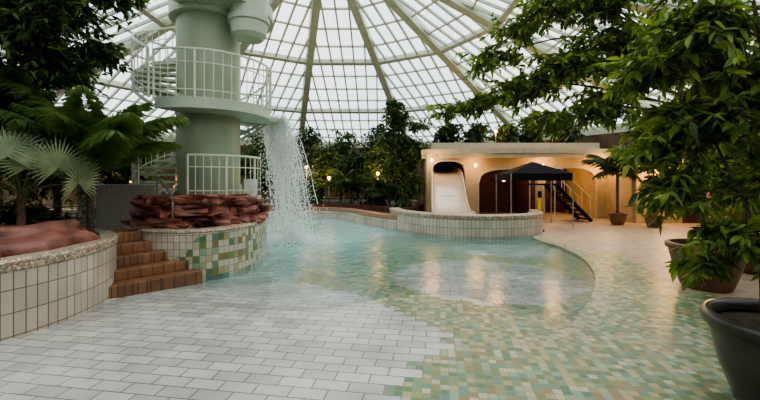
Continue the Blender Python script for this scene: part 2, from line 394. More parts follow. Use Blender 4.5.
# ------------------------------------------------------------------ planters
def planter(name, path, h, mats, band=.14, zsoil=None, thick=.28):
    g = G()
    zs = zsoil if zsoil is not None else h-.12
    sweep(g, path, [(0, -.45, 0), (0, h-band, 1), (.015, h-band+.02, 1), (.015, h-.03, 1), (-.02, h, 1), (-thick, h, 1), (-thick, zs-.1, 1)], True)
    inner = []
    n = len(path)
    for i in range(n):
        a, c = path[i-1], path[(i+1) % n]; tx, ty = c[0]-a[0], c[1]-a[1]; l = math.hypot(tx, ty)
        inner.append((path[i][0]-ty/l*thick*1.05, path[i][1]+tx/l*thick*1.05))
    cap(g, inner, zs, 2)
    return g.obj(name, mats)
def circ(cx, cy, r, n=64): return [(cx+r*math.cos(t), cy+r*math.sin(t)) for t in [2*pi*i/n for i in range(n)]]
planter('raised_planter', circ(-5.55, 4.55, 1.97), .80, [M_walltile, M_peb, M_soil], band=.13, thick=.2)
p2 = smooth_path([(-4.0, 6.35), (-3.3, 6.14), (-2.85, 6.3), (-2.5, 6.8), (-2.42, 7.5), (-2.55, 8.5), (-3.2, 9.2), (-4.2, 9.3), (-4.9, 8.5), (-4.9, 7.2)], True, 8)
planter('tower_planter', p2, .78, [M_walltile_g, M_peb, M_soil], band=.05)

g = G(); pth = smooth_path([(.5, 13.4), (.75, 12.3), (1.5, 11.2), (2.6, 10.65), (3.8, 10.75), (4.7, 11.4), (5.1, 12.6)], False, 8)
sweep(g, pth, [(.15, -.45, 0), (.15, .50, 1), (.17, .52, 1), (.17, .60, 1), (.12, .63, 1), (-.15, .63, 1), (-.17, .56, 0), (-.15, -.3, 0)])
g.obj('splash_pool_wall', [M_walltile, M_peb])
g = G(); pth = smooth_path([(-6.9, 11.5), (-7.0, 13.6), (-5.8, 15.8), (-3.2, 16.3), (-1.4, 15.6), (-.5, 14.0), (.2, 12.9), (.8, 12.4)][::-1], False, 8)
sweep(g, pth, [(-.15, -.5, 0), (-.15, .30, 1), (-.17, .32, 1), (-.17, .44, 1), (.2, .44, 1), (.2, -.2, 0)])
g.obj('pool_edge_wall', [M_walltile, basic('red_coping', (.36, .20, .14), (.26, .14, .10), rough=.4, scale=9)])
bed = smooth_path([(-8.2, 12), (-8.2, 14.5), (-6.5, 17), (-3.2, 17.6), (-.6, 16.9), (.9, 15.4), (1.5, 16.5), (1.8, 20), (-1, 23.5), (-8, 23), (-13, 18), (-13, 12)][::-1], True, 5)
planter('back_planting_bed', bed, .5, [M_walltile, M_redd, M_soil], band=.08)
bedl = smooth_path([(-8.6, 5.5), (-6.4, 7.0), (-5.3, 8.2), (-5.6, 9.6), (-7.4, 10.8), (-10, 11), (-12, 8), (-11, 5)], True, 5)
planter('side_planting_bed', bedl, .75, [M_walltile, M_peb, M_soil], band=.08)

def rock(g, c, sz, seed, n1=28, n2=16, amp=.12, rz=0, strata=0, pw=.6):
    rr = random.Random(seed); ph = [(rr.uniform(1, 4), rr.uniform(0, 6), rr.uniform(1, 4), rr.uniform(0, 6)) for _ in range(5)]
    b = len(g.v)
    for i in range(n2+1):
        th = pi*i/n2
        for j in range(n1):
            f = 2*pi*j/n1
            x, y, z = math.sin(th)*math.cos(f), math.sin(th)*math.sin(f), math.cos(th)
            d = 1
            for (a1, b1, a2, b2) in ph: d += amp*.5*math.sin(a1*x*2+b1)*math.sin(a2*y*2+b2+z*a1)
            sp = lambda q: math.copysign(abs(q)**pw, q)
            x, y, z = sp(x)*d, sp(y)*d, sp(z)*(d if not strata else 1)
            X, Y = x*sz[0], y*sz[1]
            g.v.append(V((c[0]+X*math.cos(rz)-Y*math.sin(rz), c[1]+X*math.sin(rz)+Y*math.cos(rz), c[2]+z*sz[2])))
    for i in range(n2):
        for j in range(n1):
            j2 = (j+1) % n1; g.face((b+i*n1+j, b+(i+1)*n1+j, b+(i+1)*n1+j2, b+i*n1+j2))
g = G(); rock(g, (-4.42, 4.75, .78), (.62, .85, .25), 3, n1=48, n2=24, amp=.2, rz=.15, pw=.75); rock(g, (-4.45, 3.75, .76), (.55, .45, .20), 8, n1=48, n2=24, amp=.2, pw=.75)
g.obj('red_boulder', [M_rock], smooth=True)
g = G(); rr = random.Random(5)
for lay in range(3):
    z = .82+lay*.20; n = 8
    for k in range(n):
        t = 2*pi*k/n+lay*.5+rr.uniform(-.15, .15); r = .93-lay*.05+rr.uniform(-.06, .06)
        rock(g, (-3.62+r*.95*math.cos(t), 7.75+r*1.05*math.sin(t), z+rr.uniform(-.02, .03)), (rr.uniform(.34, .48), rr.uniform(.26, .36), rr.uniform(.09, .115)), lay*20+k, n1=18, n2=10, amp=.32, rz=t+pi/2)
rock(g, (-3.62, 7.75, .98), (.95, .95, .30), 77, amp=.05)
g.obj('stacked_red_rocks', [M_rock2])

g = G(); ux, uy = .66, .75; axx, ayy = -.75, .66
for i in range(5):
    dpt = 1.5-.25*i
    c = (-3.33+axx*(.25*i+dpt/2), 5.52+ayy*(.25*i+dpt/2), .075+.15*i-.04*(i == 0))
    g.beam((c[0]-ux*.75, c[1]-uy*.75, c[2]), (c[0]+ux*.75, c[1]+uy*.75, c[2]), dpt, .15+.08*(i == 0))
g.obj('brick_steps', [M_step], bevel=.012)
g = G(); g.beam((-5.25, 7.0, .74), (-4.05, 6.95, .74), .2, 1.56)
g.tube([(-5.32, 6.99, -.05), (-5.32, 6.99, 1.55)], .19, 20, 1)
g.obj('terrazzo_retaining_wall', [M_stone, M_pebg], bevel=.02)
g = G()
g.tube(smooth_path([(-3.55, 6.5, .75), (-3.56, 6.52, 1.2), (-3.62, 6.6, 1.32), (-3.95, 6.8, 1.62), (-4.0, 6.83, 1.58), (-4.0, 6.83, .72)], False, 5), .018, 8)
g.obj('step_handrail', [M_metal], smooth=True)

# ------------------------------------------------------------------ slide tower
tower = empty('slide_tower'); TX, TY = -3.6, 8.0
g = G(); g.lathe((TX, TY, 0), [(.66, .5), (.66, 1.5), (.62, 1.5), (.62, 2.95), (.64, 2.95), (.64, 3.02), (.62, 3.02), (.62, 5.2), (.62, 6.9), (0, 6.9)], 48)
g.obj('column', [M_col], smooth=False, parent=tower)
def pol(r, deg, z): t = math.radians(deg); return V((TX+r*math.cos(t), TY+r*math.sin(t), z))
def slab(g, r0, r1, a0, a1, z0, z1, mi=0, n=None):
    n = n or max(2, int(abs(a1-a0)/6)); b = len(g.v)
    for i in range(n+1):
        a = a0+(a1-a0)*i/n
        g.v += [pol(r0, a, z0), pol(r1, a, z0), pol(r1, a, z1), pol(r0, a, z1)]
    for i in range(n):
        for j in range(4):
            g.face((b+4*i+j, b+4*i+4+j, b+4*i+4+(j+1) % 4, b+4*i+(j+1) % 4), mi)
    g.face((b, b+1, b+2, b+3), mi); g.face((b+4*n+3, b+4*n+2, b+4*n+1, b+4*n), mi)
gs, grl = G(), G()
RS = 1.24
def rail(a0, a1, z0, z1, h=.85, r=RS+.02):
    K = 40
    for hh, rad in ((h, .022), (h*.72, .011), (.12, .011)):
        grl.tube([pol(r, a0+(a1-a0)*t/K, z0+(z1-z0)*t/K+hh) for t in range(K+1)], rad, 6)
    m = max(2, int(abs(a1-a0)/7))
    for i in range(m+1):
        a = a0+(a1-a0)*i/m; z = z0+(z1-z0)*i/m
        grl.tube([pol(r, a, z-.03), pol(r, a, z+h)], .022 if i % 5 == 0 else .009, 5)
def flight(a0, a1, z0, z1, n, r=RS+.1):
    for i in range(n):
        a = a0+(a1-a0)*i/n; b = a0+(a1-a0)*(i+1.15)/n; z = z0+(z1-z0)*(i+1)/n
        slab(gs, .60, r, a, b, z-.05, z, n=3)
    for dz in (0, -.12):
        gs.tube([pol(r, a0+(a1-a0)*t/30, z0+dz+(z1-z0)*t/30) for t in range(31)], .035, 6)
    rail(a0, a1, z0, z1, r=r+.02)
flight(-125, -318, 1.28, 3.10, 12)
flight(-112, -290, 3.10, 5.15, 12)
slab(gs, .60, 1.1, -125, 0, 1.2, 1.28); rail(-85, 0, 1.28, 1.28, .78, 1.08)
slab(gs, .60, RS, -112, 45, 2.90, 3.10); rail(-112, 30, 3.1, 3.1)
slab(gs, .60, 1.3, -112, 70, 5.0, 5.25); rail(-112, -40, 5.25, 5.25)
slab(gs, .60, .75, -200, 160, 4.9, 5.3)
gs.obj('spiral_treads', [M_steel], parent=tower)
grl.obj('spiral_railing', [M_rail], parent=tower)
g = G()
g.lathe((-2.62, 7.6, 4.4), [(0, 0), (.26, 0), (.34, .08), (.36, .3), (.40, .32), (.40, .42), (.36, .44), (.36, 1.6), (0, 1.6)], 28)
g.obj('slide_tub', [M_steel], parent=tower)
g = G(); g.beam(pol(1.05, 45, 3.02), pol(1.5, 48, 3.0), .55, .14); g.obj('water_spout', [M_steel], parent=tower, bevel=.03)

# waterfall
g = G(); rr = random.Random(4); LIP = pol(1.48, 48, 3.04)
def fallp(s, vx, vy, t): return LIP+V((.28*s*1.4, -.28*s*1.2, 0))+V((vx*t, vy*t, -4.95*t*t))
for i in range(200):
    s = rr.uniform(-1, 1); vx = rr.gauss(.42, .26); vy = rr.gauss(1.05, .2)
    w = rr.uniform(.005, .013); t0 = 0 if i < 60 else rr.uniform(.1, .65); t1 = rr.uniform(.35, .785) if i < 60 else min(.785, t0+rr.uniform(.04, .12))
    pts = []; k = max(3, int((t1-t0)*16))
    for q in range(k+1):
        t = t0+(t1-t0)*q/k
        pts.append(fallp(s, vx, vy, t)+V((.015*math.sin(t*40+i), .015*math.cos(t*35+i), 0)))
    g.tube(pts, w*.6, 4, r1=w*.9, cap=False)
for i in range(13000):
    t = rr.uniform(.05, .785); s = rr.uniform(-1, 1)
    p = fallp(s, rr.gauss(.42, .36), rr.gauss(1.05, .3), t)+V((0, 0, rr.gauss(0, .06)))
    if p.z > WATER_Z: g.ico(p, rr.uniform(.005, .019))
for i in range(2400):
    a = rr.uniform(0, 2*pi); r = abs(rr.gauss(0, .45)); h = abs(rr.gauss(0, .18))*max(0, 1-r)
    g.ico((LIP.x+.35+r*math.cos(a), LIP.y+.82+r*math.sin(a), WATER_Z+h+.005), rr.uniform(.006, .025))
g.obj('waterfall', [M_fall])

# ------------------------------------------------------------------ vegetation
def rdir(rr):
    while 1:
        v = V((rr.uniform(-1, 1), rr.uniform(-1, 1), rr.uniform(-1, 1)))
        if .1 < v.length < 1: return v.normalized()
def blob_leaves(g, src, c, rad, ntw, nl, ll, lw, rr, droop=.3, mis=(1, 2)):
    c = V(c); src = V(src)
    for _ in range(ntw):
        d = rdir(rr); e = c+V((d.x*rad[0], d.y*rad[1], d.z*rad[2]))*rr.uniform(.35, 1.08)
        d2 = rdir(rr)
        s0 = c+(src-c)*rr.uniform(0, .3)+V((d2.x*rad[0], d2.y*rad[1], d2.z*rad[2]))*.45
        ctrl = (s0+e)/2+V((0, 0, rad[2]*.2))+rdir(rr)*rad[0]*.15; pts = []
        for q in range(7):
            t = q/6; pts.append(s0*(1-t)**2+ctrl*2*t*(1-t)+e*t*t+V((0, 0, -droop*rad[2]*.5*t*t)))
        g.tube(pts, .006, 3, 0, r1=.002, cap=False)
        for q in range(nl):
            t = rr.uniform(.1, 1.03); i = min(5, int(t*6)); f = t*6-i; p = pts[i].lerp(pts[i+1], min(f, 1.1)); tg = (pts[i+1]-pts[i]).normalized()
            side = tg.cross(V((0, 0, 1)))
            if side.length < .1: side = V((1, 0, 0))
            side.normalize()
            dd = (tg*rr.uniform(.2, .8)+side*(1 if q % 2 else -1)*rr.uniform(.2, 1)+V((0, 0, rr.uniform(-droop*2, .3)))+rdir(rr)*.45).normalized()
            nn = (V((0, 0, 1))+rdir(rr)*.75).normalized()
            k = rr.uniform(.6, 1.2)
            g.leaf(p, dd, nn, ll*k, lw*k, mis[0] if rr.random() < .5 else mis[1], droop*.4)
def tree(name, base, trunk, blobs, mats, ll=.1, lw=.045, tr=.05, droop=.3, seed=1, dens=1., per=14):
    rr = random.Random(seed); g = G()
    pts = smooth_path([tuple(base)]+trunk, False, 5)
    g.tube(pts, tr, 8, 0, r1=tr*.45)
    for (c, rad, n) in blobs:
        cv = V(c); src = min((V(p) for p in pts[len(pts)//4:]), key=lambda p: (p-cv).length+max(0, p.z-cv.z)*1.5)
        mid = (src+cv)/2+V((0, 0, .12*(cv-src).length))+rdir(rr)*.06
        g.tube(smooth_path([tuple(src), tuple(mid), tuple(cv)], False, 5), tr*.4, 5, 0, r1=.008)
        blob_leaves(g, src, c, rad, int(n*dens), per, ll, lw, rr, droop)
    return g.obj(name, [M_bark]+mats)
def palm_fronds(g, c, n, Ln, rr, el=(20, 75), droop=1., mi=1, lf=.32, lw=.035, nl=26, azr=(0, 360)):
    for k in range(n):
        az = math.radians(azr[0]+(azr[1]-azr[0])*(k+rr.uniform(-.3, .3))/n); e = math.radians(rr.uniform(*el)); Lk = Ln*rr.uniform(.8, 1.1)
        h = V((math.cos(az), math.sin(az), 0)); p = V(c); pts = [p.copy()]; K = 12
        for q in range(K):
            ee = e-droop*1.25*(q/K)**1.3; p = p+(h*math.cos(ee)+V((0, 0, math.sin(ee))))*Lk/K; pts.append(p.copy())
        g.tube(pts, .014, 4, mi, r1=.003, cap=False)
        side = h.cross(V((0, 0, 1)))
        for q in range(nl):
            t = .14+.86*q/nl; i = min(K-1, int(t*K)); p = pts[i].lerp(pts[i+1], t*K-i); tg = (pts[i+1]-pts[i]).normalized()
            l = Lk*lf*(math.sin(pi*min(1, t*.85+.12))**.6)
            for sg in (-1, 1):
                dd = (side*sg*.8+tg*.9+V((0, 0, -.35))+rdir(rr)*.18).normalized()
                g.leaf(p, dd, (V((0, 0, 1))+side*sg*.5).normalized(), l, lw, mi, .35)
def palm(name, base, h, n, Ln, mats, seed=1, tr=.07, lean=(0, 0), **kw):
    rr = random.Random(seed); g = G(); b = V(base); top = b+V((lean[0], lean[1], h))
    if h > .05:
        pts = smooth_path([tuple(b-V((0, 0, .03))), tuple(b.lerp(top, .5)+V((lean[0]*.15, 0, 0))), tuple(top)], False, 8)
        for i in range(len(pts)-1):
            g.tube([pts[i], pts[i+1]], tr*1.12, 10, 0, r1=tr*.92, cap=False)
    palm_fronds(g, top, n, Ln, rr, **kw)
    return g.obj(name, [M_bark]+mats)
def fan_palm(name, base, h, n, pl, bl, mats, seed=1, tr=.06, azr=(0, 360), el=(10, 80)):
    rr = random.Random(seed); g = G(); b = V(base); top = b+V((0, 0, h))
    g.tube([b-V((0, 0, .03)), top], tr*1.1, 10, 0, r1=tr)
    for k in range(n):
        az = math.radians(azr[0]+(azr[1]-azr[0])*(k+rr.uniform(-.3, .3))/n); e = math.radians(rr.uniform(*el))
        d = V((math.cos(az)*math.cos(e), math.sin(az)*math.cos(e), math.sin(e))); L_ = pl*rr.uniform(.7, 1.15)
        q = top+d*L_; g.tube([top, top.lerp(q, .5)+V((0, 0, .05)), q], .012, 4, 1, r1=.007, cap=False)
        # blade plane stands across the stalk so the fan faces outwards
        side = d.cross(V((0, 0, 1)))
        if side.length < .1: side = V((1, 0, 0))
        side.normalize(); m = 30; upv = side.cross(d)
        bd = (d*.35+upv*.9).normalized() if upv.z > 0 else (d*.35-upv*.9).normalized()
        nn = side.cross(bd)
        for j in range(m):
            a = math.radians(-125+250*j/(m-1)); dd = (bd*math.cos(a)+side*math.sin(a)+d*.12).normalized()
            g.leaf(q, dd, nn, bl*(1-.2*abs(a)/2.2)*rr.uniform(.9, 1.05), bl*.055, 1, .12)
    return g.obj(name, [M_bark]+mats)

# left group
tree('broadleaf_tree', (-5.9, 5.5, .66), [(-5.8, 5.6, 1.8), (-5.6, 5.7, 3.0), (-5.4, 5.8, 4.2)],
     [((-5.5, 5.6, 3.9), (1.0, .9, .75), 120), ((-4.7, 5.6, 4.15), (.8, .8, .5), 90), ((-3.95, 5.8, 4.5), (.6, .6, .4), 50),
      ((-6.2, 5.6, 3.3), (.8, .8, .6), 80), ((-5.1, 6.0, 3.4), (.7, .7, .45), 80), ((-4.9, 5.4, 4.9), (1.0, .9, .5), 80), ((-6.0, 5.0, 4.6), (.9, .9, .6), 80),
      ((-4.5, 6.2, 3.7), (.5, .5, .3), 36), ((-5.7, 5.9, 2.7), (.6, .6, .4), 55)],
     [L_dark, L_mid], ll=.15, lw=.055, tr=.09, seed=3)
fan_palm('fan_palm', (-4.72, 5.0, .66), .75, 15, .62, .50, [L_fan], seed=6, azr=(-180, 180), el=(5, 65), tr=.045)
palm('feather_palm', (-4.5, 5.9, .66), .95, 24, 1.75, [L_palm], seed=8, el=(48, 88), droop=1.0, lf=.25, lw=.026, nl=54, tr=.05)
palm('feather_palm', (-5.9, 5.6, .66), 1.5, 18, 1.6, [L_palmd], seed=18, el=(35, 85), droop=1.2, lf=.3, lw=.032, nl=42)
palm('feather_palm', (-6.7, 7.9, .6), 1.2, 18, 2.0, [L_palmd], seed=28, el=(20, 80), droop=1.1, lf=.3, lw=.04, nl=38)
tree('leafy_shrub', (-6.0, 8.4, .6), [(-6.0, 8.4, 1.5), (-5.9, 8.5, 2.6)],
     [((-6.0, 8.4, 1.4), (.8, .7, .6), 80), ((-5.6, 8.8, 2.2), (.7, .7, .7), 80), ((-6.7, 8.6, 2.5), (.9, .8, .8), 80), ((-7.5, 8.2, 1.8), (1, .8, .9), 90)],
     [L_dark, L_mid], ll=.15, lw=.06, tr=.05, seed=13)
tree('broadleaf_tree', (-8.6, 8.6, .6), [(-8.6, 8.6, 2), (-8.4, 8.6, 3.6)],
     [((-8.6, 8.6, 3.4), (1.5, 1.2, 1.2), 130), ((-7.4, 8.8, 4.2), (1.2, 1, .8), 100), ((-9.5, 8.2, 2), (1.2, 1, 1), 100), ((-8.2, 8.8, 5.2), (1.3, 1.2, .7), 90)],
     [L_dark, L_mid], ll=.18, lw=.07, tr=.09, seed=14)
tree('leafy_shrub', (-6.3, 4.3, .66), [(-6.3, 4.3, 1.2)], [((-6.1, 4.5, 1.35), (.5, .7, .5), 60), ((-5.6, 5.3, 1.15), (.4, .4, .35), 55), ((-5.2, 5.7, 1.1), (.35, .3, .35), 45), ((-4.9, 5.9, .95), (.25, .2, .2), 20)],
     [L_dark, L_mid], ll=.13, lw=.05, tr=.03, seed=15)

# back plants
def shrub(x, y, h, r, seed, mats=(L_dark, L_mid), n=85, z0=.36, mid=True):
    tree('leafy_shrub', (x, y, z0), [(x, y, z0+h*.5), (x+.1, y, z0+h*.8)],
         [((x, y, z0+h*.4), (r, r*.8, h*.38), n), ((x+.2, y, z0+h*.72), (r*.85, r*.7, h*.28), n*3//4)], list(mats), ll=.22, lw=.09, tr=.05, seed=seed, per=13)
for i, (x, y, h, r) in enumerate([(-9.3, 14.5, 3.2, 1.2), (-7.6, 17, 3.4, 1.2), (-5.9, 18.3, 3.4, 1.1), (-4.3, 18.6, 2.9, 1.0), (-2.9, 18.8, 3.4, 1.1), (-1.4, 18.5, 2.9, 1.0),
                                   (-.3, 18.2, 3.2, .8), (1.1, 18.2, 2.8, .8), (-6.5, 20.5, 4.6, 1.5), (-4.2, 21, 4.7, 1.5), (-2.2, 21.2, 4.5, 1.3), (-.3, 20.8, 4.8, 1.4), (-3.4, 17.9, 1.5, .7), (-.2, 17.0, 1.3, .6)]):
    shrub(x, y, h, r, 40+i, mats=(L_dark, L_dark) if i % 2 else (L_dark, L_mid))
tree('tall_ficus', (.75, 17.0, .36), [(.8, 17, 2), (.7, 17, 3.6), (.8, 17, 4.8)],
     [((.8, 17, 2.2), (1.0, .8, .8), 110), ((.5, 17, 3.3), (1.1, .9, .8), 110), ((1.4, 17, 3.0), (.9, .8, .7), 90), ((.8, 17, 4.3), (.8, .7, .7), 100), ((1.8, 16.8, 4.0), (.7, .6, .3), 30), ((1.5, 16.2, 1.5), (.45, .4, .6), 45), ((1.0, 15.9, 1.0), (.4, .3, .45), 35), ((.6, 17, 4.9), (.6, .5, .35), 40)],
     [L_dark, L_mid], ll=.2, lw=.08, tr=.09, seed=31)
palm('feather_palm', (-4.4, 18.0, .36), 1.0, 15, 1.6, [L_palmd], seed=61, lw=.05, lf=.3)
palm('feather_palm', (-1.4, 17.6, .36), .9, 15, 1.5, [L_palmd], seed=62, lw=.05, lf=.3)
palm('feather_palm', (.4, 16.6, .36), .5, 13, 1.2, [L_palmd], seed=63, lw=.05, lf=.3)
palm('feather_palm', (-6.0, 17.4, .36), 1.4, 15, 1.8, [L_palmd], seed=64, lw=.05, lf=.3)

# right potted trees
def pot(name, c, r, h, mat, z=0.):
    g = G()
    g.lathe((c[0], c[1], z), [(0, 0), (r*.58, 0), (r*.66, .03), (r*.84, h*.42), (r*.96, h*.80), (r*.96, h*.86), (r*1.05, h*.88), (r*1.07, h*.95), (r*1.04, h), (r*.92, h), (r*.90, h*.88)], 56, 0)
    g.lathe((c[0], c[1], z), [(r*.93, h*.86), (r*.3, h*.9), (0, h*.9)], 40, 1)
    return g.obj(name, [mat, M_soil], smooth=True)
pot('plant_pot', (2.84, 2.62), .46, .64, M_pot)
pot('plant_pot', (4.85, 5.65), .47, .66, M_pot2)
pf = tree('potted_ficus', (2.84, 2.62, .56), [(2.84, 2.64, 1.1), (2.76, 2.68, 1.7), (2.76, 2.72, 2.4), (2.7, 2.75, 2.9)],
     [((2.85, 2.75, 2.3), (.5, .5, .4), 110), ((2.4, 2.95, 2.05), (.42, .4, .28), 80), ((2.3, 2.95, 1.5), (.34, .32, .22), 44), ((2.9, 2.7, 1.65), (.4, .4, .3), 65),
      ((2.5, 2.7, 1.2), (.3, .3, .18), 34), ((2.9, 2.5, 1.05), (.3, .3, .2), 40), ((2.5, 2.9, 2.75), (.6, .5, .35), 100), ((2.15, 3.1, 2.5), (.38, .35, .22), 44), ((3.0, 2.5, 1.35), (.35, .3, .25), 46), ((2.35, 2.8, .98), (.2, .2, .12), 14), ((2.15, 3.0, 1.85), (.3, .3, .18), 26)],
     [L_mid, L_brt], ll=.12, lw=.042, tr=.026, droop=.35, seed=71, per=13)
g = G()
for (a, b_) in (((2.74, 2.72, .56), (2.55, 2.9, 1.9)), ((2.95, 2.7, .56), (3.0, 2.8, 2.0)), ((2.84, 2.5, .56), (2.72, 2.5, 1.7))):
    g.tube(smooth_path([a, ((a[0]+b_[0])/2+.04, a[1], (a[2]+b_[2])/2), b_], False, 5), .016, 6, 0, r1=.008)
g.obj('side_stems', [M_bark], parent=pf)
tree('weeping_ficus', (4.85, 5.65, .56), [(4.8, 5.65, 1.3), (4.6, 5.6, 2.3), (4.3, 5.6, 3.2), (3.9, 5.7, 3.9)],
     [((4.5, 5.6, 3.7), (.9, .9, .7), 170), ((3.6, 5.7, 3.6), (.8, .7, .55), 145), ((2.8, 5.8, 3.35), (.65, .6, .42), 95), ((2.1, 6.0, 3.05), (.5, .45, .3), 55),
      ((1.4, 6.1, 2.85), (.42, .35, .22), 32), ((.95, 6.2, 2.75), (.3, .3, .15), 14), ((3.3, 5.8, 2.75), (.6, .5, .35), 80), ((2.5, 5.9, 2.5), (.5, .45, .2), 42), ((1.6, 6.0, 3.5), (.45, .4, .3), 32), ((2.0, 5.9, 3.9), (.5, .4, .3), 40), ((2.5, 5.9, 4.3), (.6, .5, .35), 50),
      ((5.2, 5.8, 2.8), (.9, .9, .7), 170), ((4.2, 5.6, 2.4), (.65, .6, .45), 95), ((3.2, 5.7, 4.3), (.8, .7, .4), 90), ((5.8, 5.6, 2.0), (.7, .7, .5), 90),
      ((4.6, 5.4, 4.6), (1.0, .9, .5), 110), ((4.5, 5.3, 1.75), (.55, .4, .32), 52), ((5.1, 5.3, 1.4), (.5, .4, .3), 46)],
     [L_mid, L_brt], ll=.14, lw=.052, tr=.05, droop=.35, seed=72, per=14)
pot('plant_pot', (6.5, 6.6), .45, .6, M_pot2)
tree('weeping_ficus', (6.5, 6.6, .52), [(6.5, 6.6, 1.4), (6.5, 6.7, 3)],
     [((6.4, 6.6, 1.9), (.8, .7, .6), 100), ((6.9, 6.8, 2.9), (1, .9, .8), 120), ((6.0, 6.9, 3.7), (1, .9, .7), 110), ((6.7, 6.5, 1.2), (.6, .5, .4), 50)],
     [L_mid, L_brt], ll=.14, lw=.05, tr=.04, droop=.4, seed=73)
for (px, py) in ((8.5, 13.6), (9.3, 12.9), (10.9, 12.2)): pot('plant_pot', (px, py), .30, .42, M_pot2)
palm('feather_palm', (8.5, 13.6, .36), 1.4, 14, 1.3, [L_palmd], seed=65, lw=.045, tr=.05)
tree('leafy_shrub', (9.3, 12.9, .36), [(9.3, 12.9, 1.6), (9.2, 12.9, 2.4)], [((9.3, 12.9, 1.5), (.4, .4, .4), 45), ((9.0, 12.9, 2.6), (.9, .8, .6), 90), ((9.8, 13, 2.9), (.7, .6, .5), 60)], [L_dark, L_mid], ll=.18, lw=.07, tr=.04, seed=66)
tree('leafy_shrub', (10.9, 12.2, .36), [(10.9, 12.2, 1.6), (10.9, 12.2, 2.6)], [((10.9, 12.2, 2.7), (.9, .8, .6), 90), ((11.2, 12.2, 1.6), (.5, .5, .4), 40)], [L_dark, L_mid], ll=.18, lw=.07, tr=.04, seed=67)

# ------------------------------------------------------------------ slide building
bld = empty('slide_building')
Y0 = 16.0
def arch_wall(g, x0, x1, zt, y, th, ops, step=.05):
    n = int((x1-x0)/step)
    def h(x):
        for (cx, hw, sill, sp, rise) in ops:
            if abs(x-cx) < hw: return sill, sp+rise*max(0, 1-abs((x-cx)/hw)**2.6)**.4
        return None
    for i in range(n):
        a = x0+(x1-x0)*i/n; b = x0+(x1-x0)*(i+1)/n; q = h((a+b)/2)
        spans = [(0, zt)] if q is None else ([(q[1], zt)]+([(0, q[0])] if q[0] > 0 else []))
        for (z0, z1) in spans: g.box(((a+b)/2, y, (z0+z1)/2), (b-a, th, z1-z0))
OPS = [(2.85, .70, 1.2, 1.95, .45), (5.35, 1.25, 0, 1.45, .6), (7.9, 1.1, 0, 1.5, .6)]
g = G()
arch_wall(g, 1.95, 9.5, 2.7, Y0, .3, OPS)
g.box((2.05, 17.6, 1.35), (.25, 3.0, 2.7)); g.box((9.4, 17.6, 1.35), (.25, 3.0, 2.7))
g.obj('shell_wall', [M_cream], parent=bld)
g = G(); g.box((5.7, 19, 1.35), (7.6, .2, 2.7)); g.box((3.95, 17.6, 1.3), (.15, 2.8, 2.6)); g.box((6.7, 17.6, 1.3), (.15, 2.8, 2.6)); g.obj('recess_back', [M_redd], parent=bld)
g = G()
fp = smooth_path([(1.8, 16.2), (3.2, 15.75), (4.9, 15.45), (6.6, 15.35), (8.2, 15.5), (9.7, 15.9)], False, 8)
sweep(g, fp, [(0, 2.5, 0), (.12, 2.5, 0), (.12, 2.68, 0), (.2, 2.68, 0), (.2, 2.88, 0), (-3.6, 2.88, 0), (-3.6, 2.7, 0), (0, 2.7, 0)])
for (cx, hw, sill, sp, rise) in OPS:
    hw2 = hw+.02
    g.tube([(cx-hw2, Y0-.17, sill)]+[(cx+hw2*t, Y0-.17, sp+(rise+.02)*max(0, 1-abs(t)**2.6)**.4) for t in [-1+i/12 for i in range(25)]]+[(cx+hw2, Y0-.17, sill)], .05, 6)
g.obj('curved_roof', [M_cream2], parent=bld)
g = G(); g.box((5.9, 16.6, 3.04), (7.2, .12, .36)); g.box((5.9, 17.8, 3.04), (7.2, .12, .36)); g.box((2.3, 17.2, 3.04), (.12, 1.3, .36)); g.box((9.5, 17.2, 3.04), (.12, 1.3, .36))
g.box((5.9, 17.2, 3.0), (7.1, 1.1, .24), 0, 1)
g.obj('roof_planting_trough', [M_cream2, M_soil], parent=bld)
for i, (x, y) in enumerate(((3.0, 17.2), (4.3, 17.2), (5.6, 17.2), (6.8, 17.2), (8.3, 17.1))):
    shrub(x, y, 1.1, .8, 90+i, n=50, z0=3.1, mats=(L_dark, L_dark))

g = G(); ch = smooth_path([(2.85, 17.4, 1.95), (2.83, 16.2, 1.85), (2.72, 15.3, 1.5), (2.6, 14.4, .95), (2.5, 13.5, .5), (2.45, 12.9, .36), (2.45, 12.3, .32)], False, 6)
b0 = len(g.v); K = 13
def dish(a): return .24*(1-math.sin(a)**.35)
for i, p in enumerate(ch):
    w = .56+.10*(i/len(ch))
    for j in range(K):
        a = pi*j/(K-1); g.v.append(V((p[0]-math.cos(a)*w, p[1], p[2]+dish(a))))
    for j in range(K-1, -1, -1):
        a = pi*j/(K-1); g.v.append(V((p[0]-math.cos(a)*(w+.06), p[1], p[2]+dish(a)-.07)))
for i in range(len(ch)-1):
    for j in range(2*K):
        j2 = (j+1) % (2*K); g.face((b0+i*2*K+j, b0+i*2*K+j2, b0+(i+1)*2*K+j2, b0+(i+1)*2*K+j))
g.face([b0+j for j in range(2*K)]); g.face([b0+(len(ch)-1)*2*K+j for j in range(2*K)][::-1])
g.box((2.5, 13.8, .05), (.8, 1.5, .7)); g.box((2.65, 14.9, .4), (.8, .9, 1.2))
g.obj('water_slide', [M_slide], smooth=True, bevel=0)
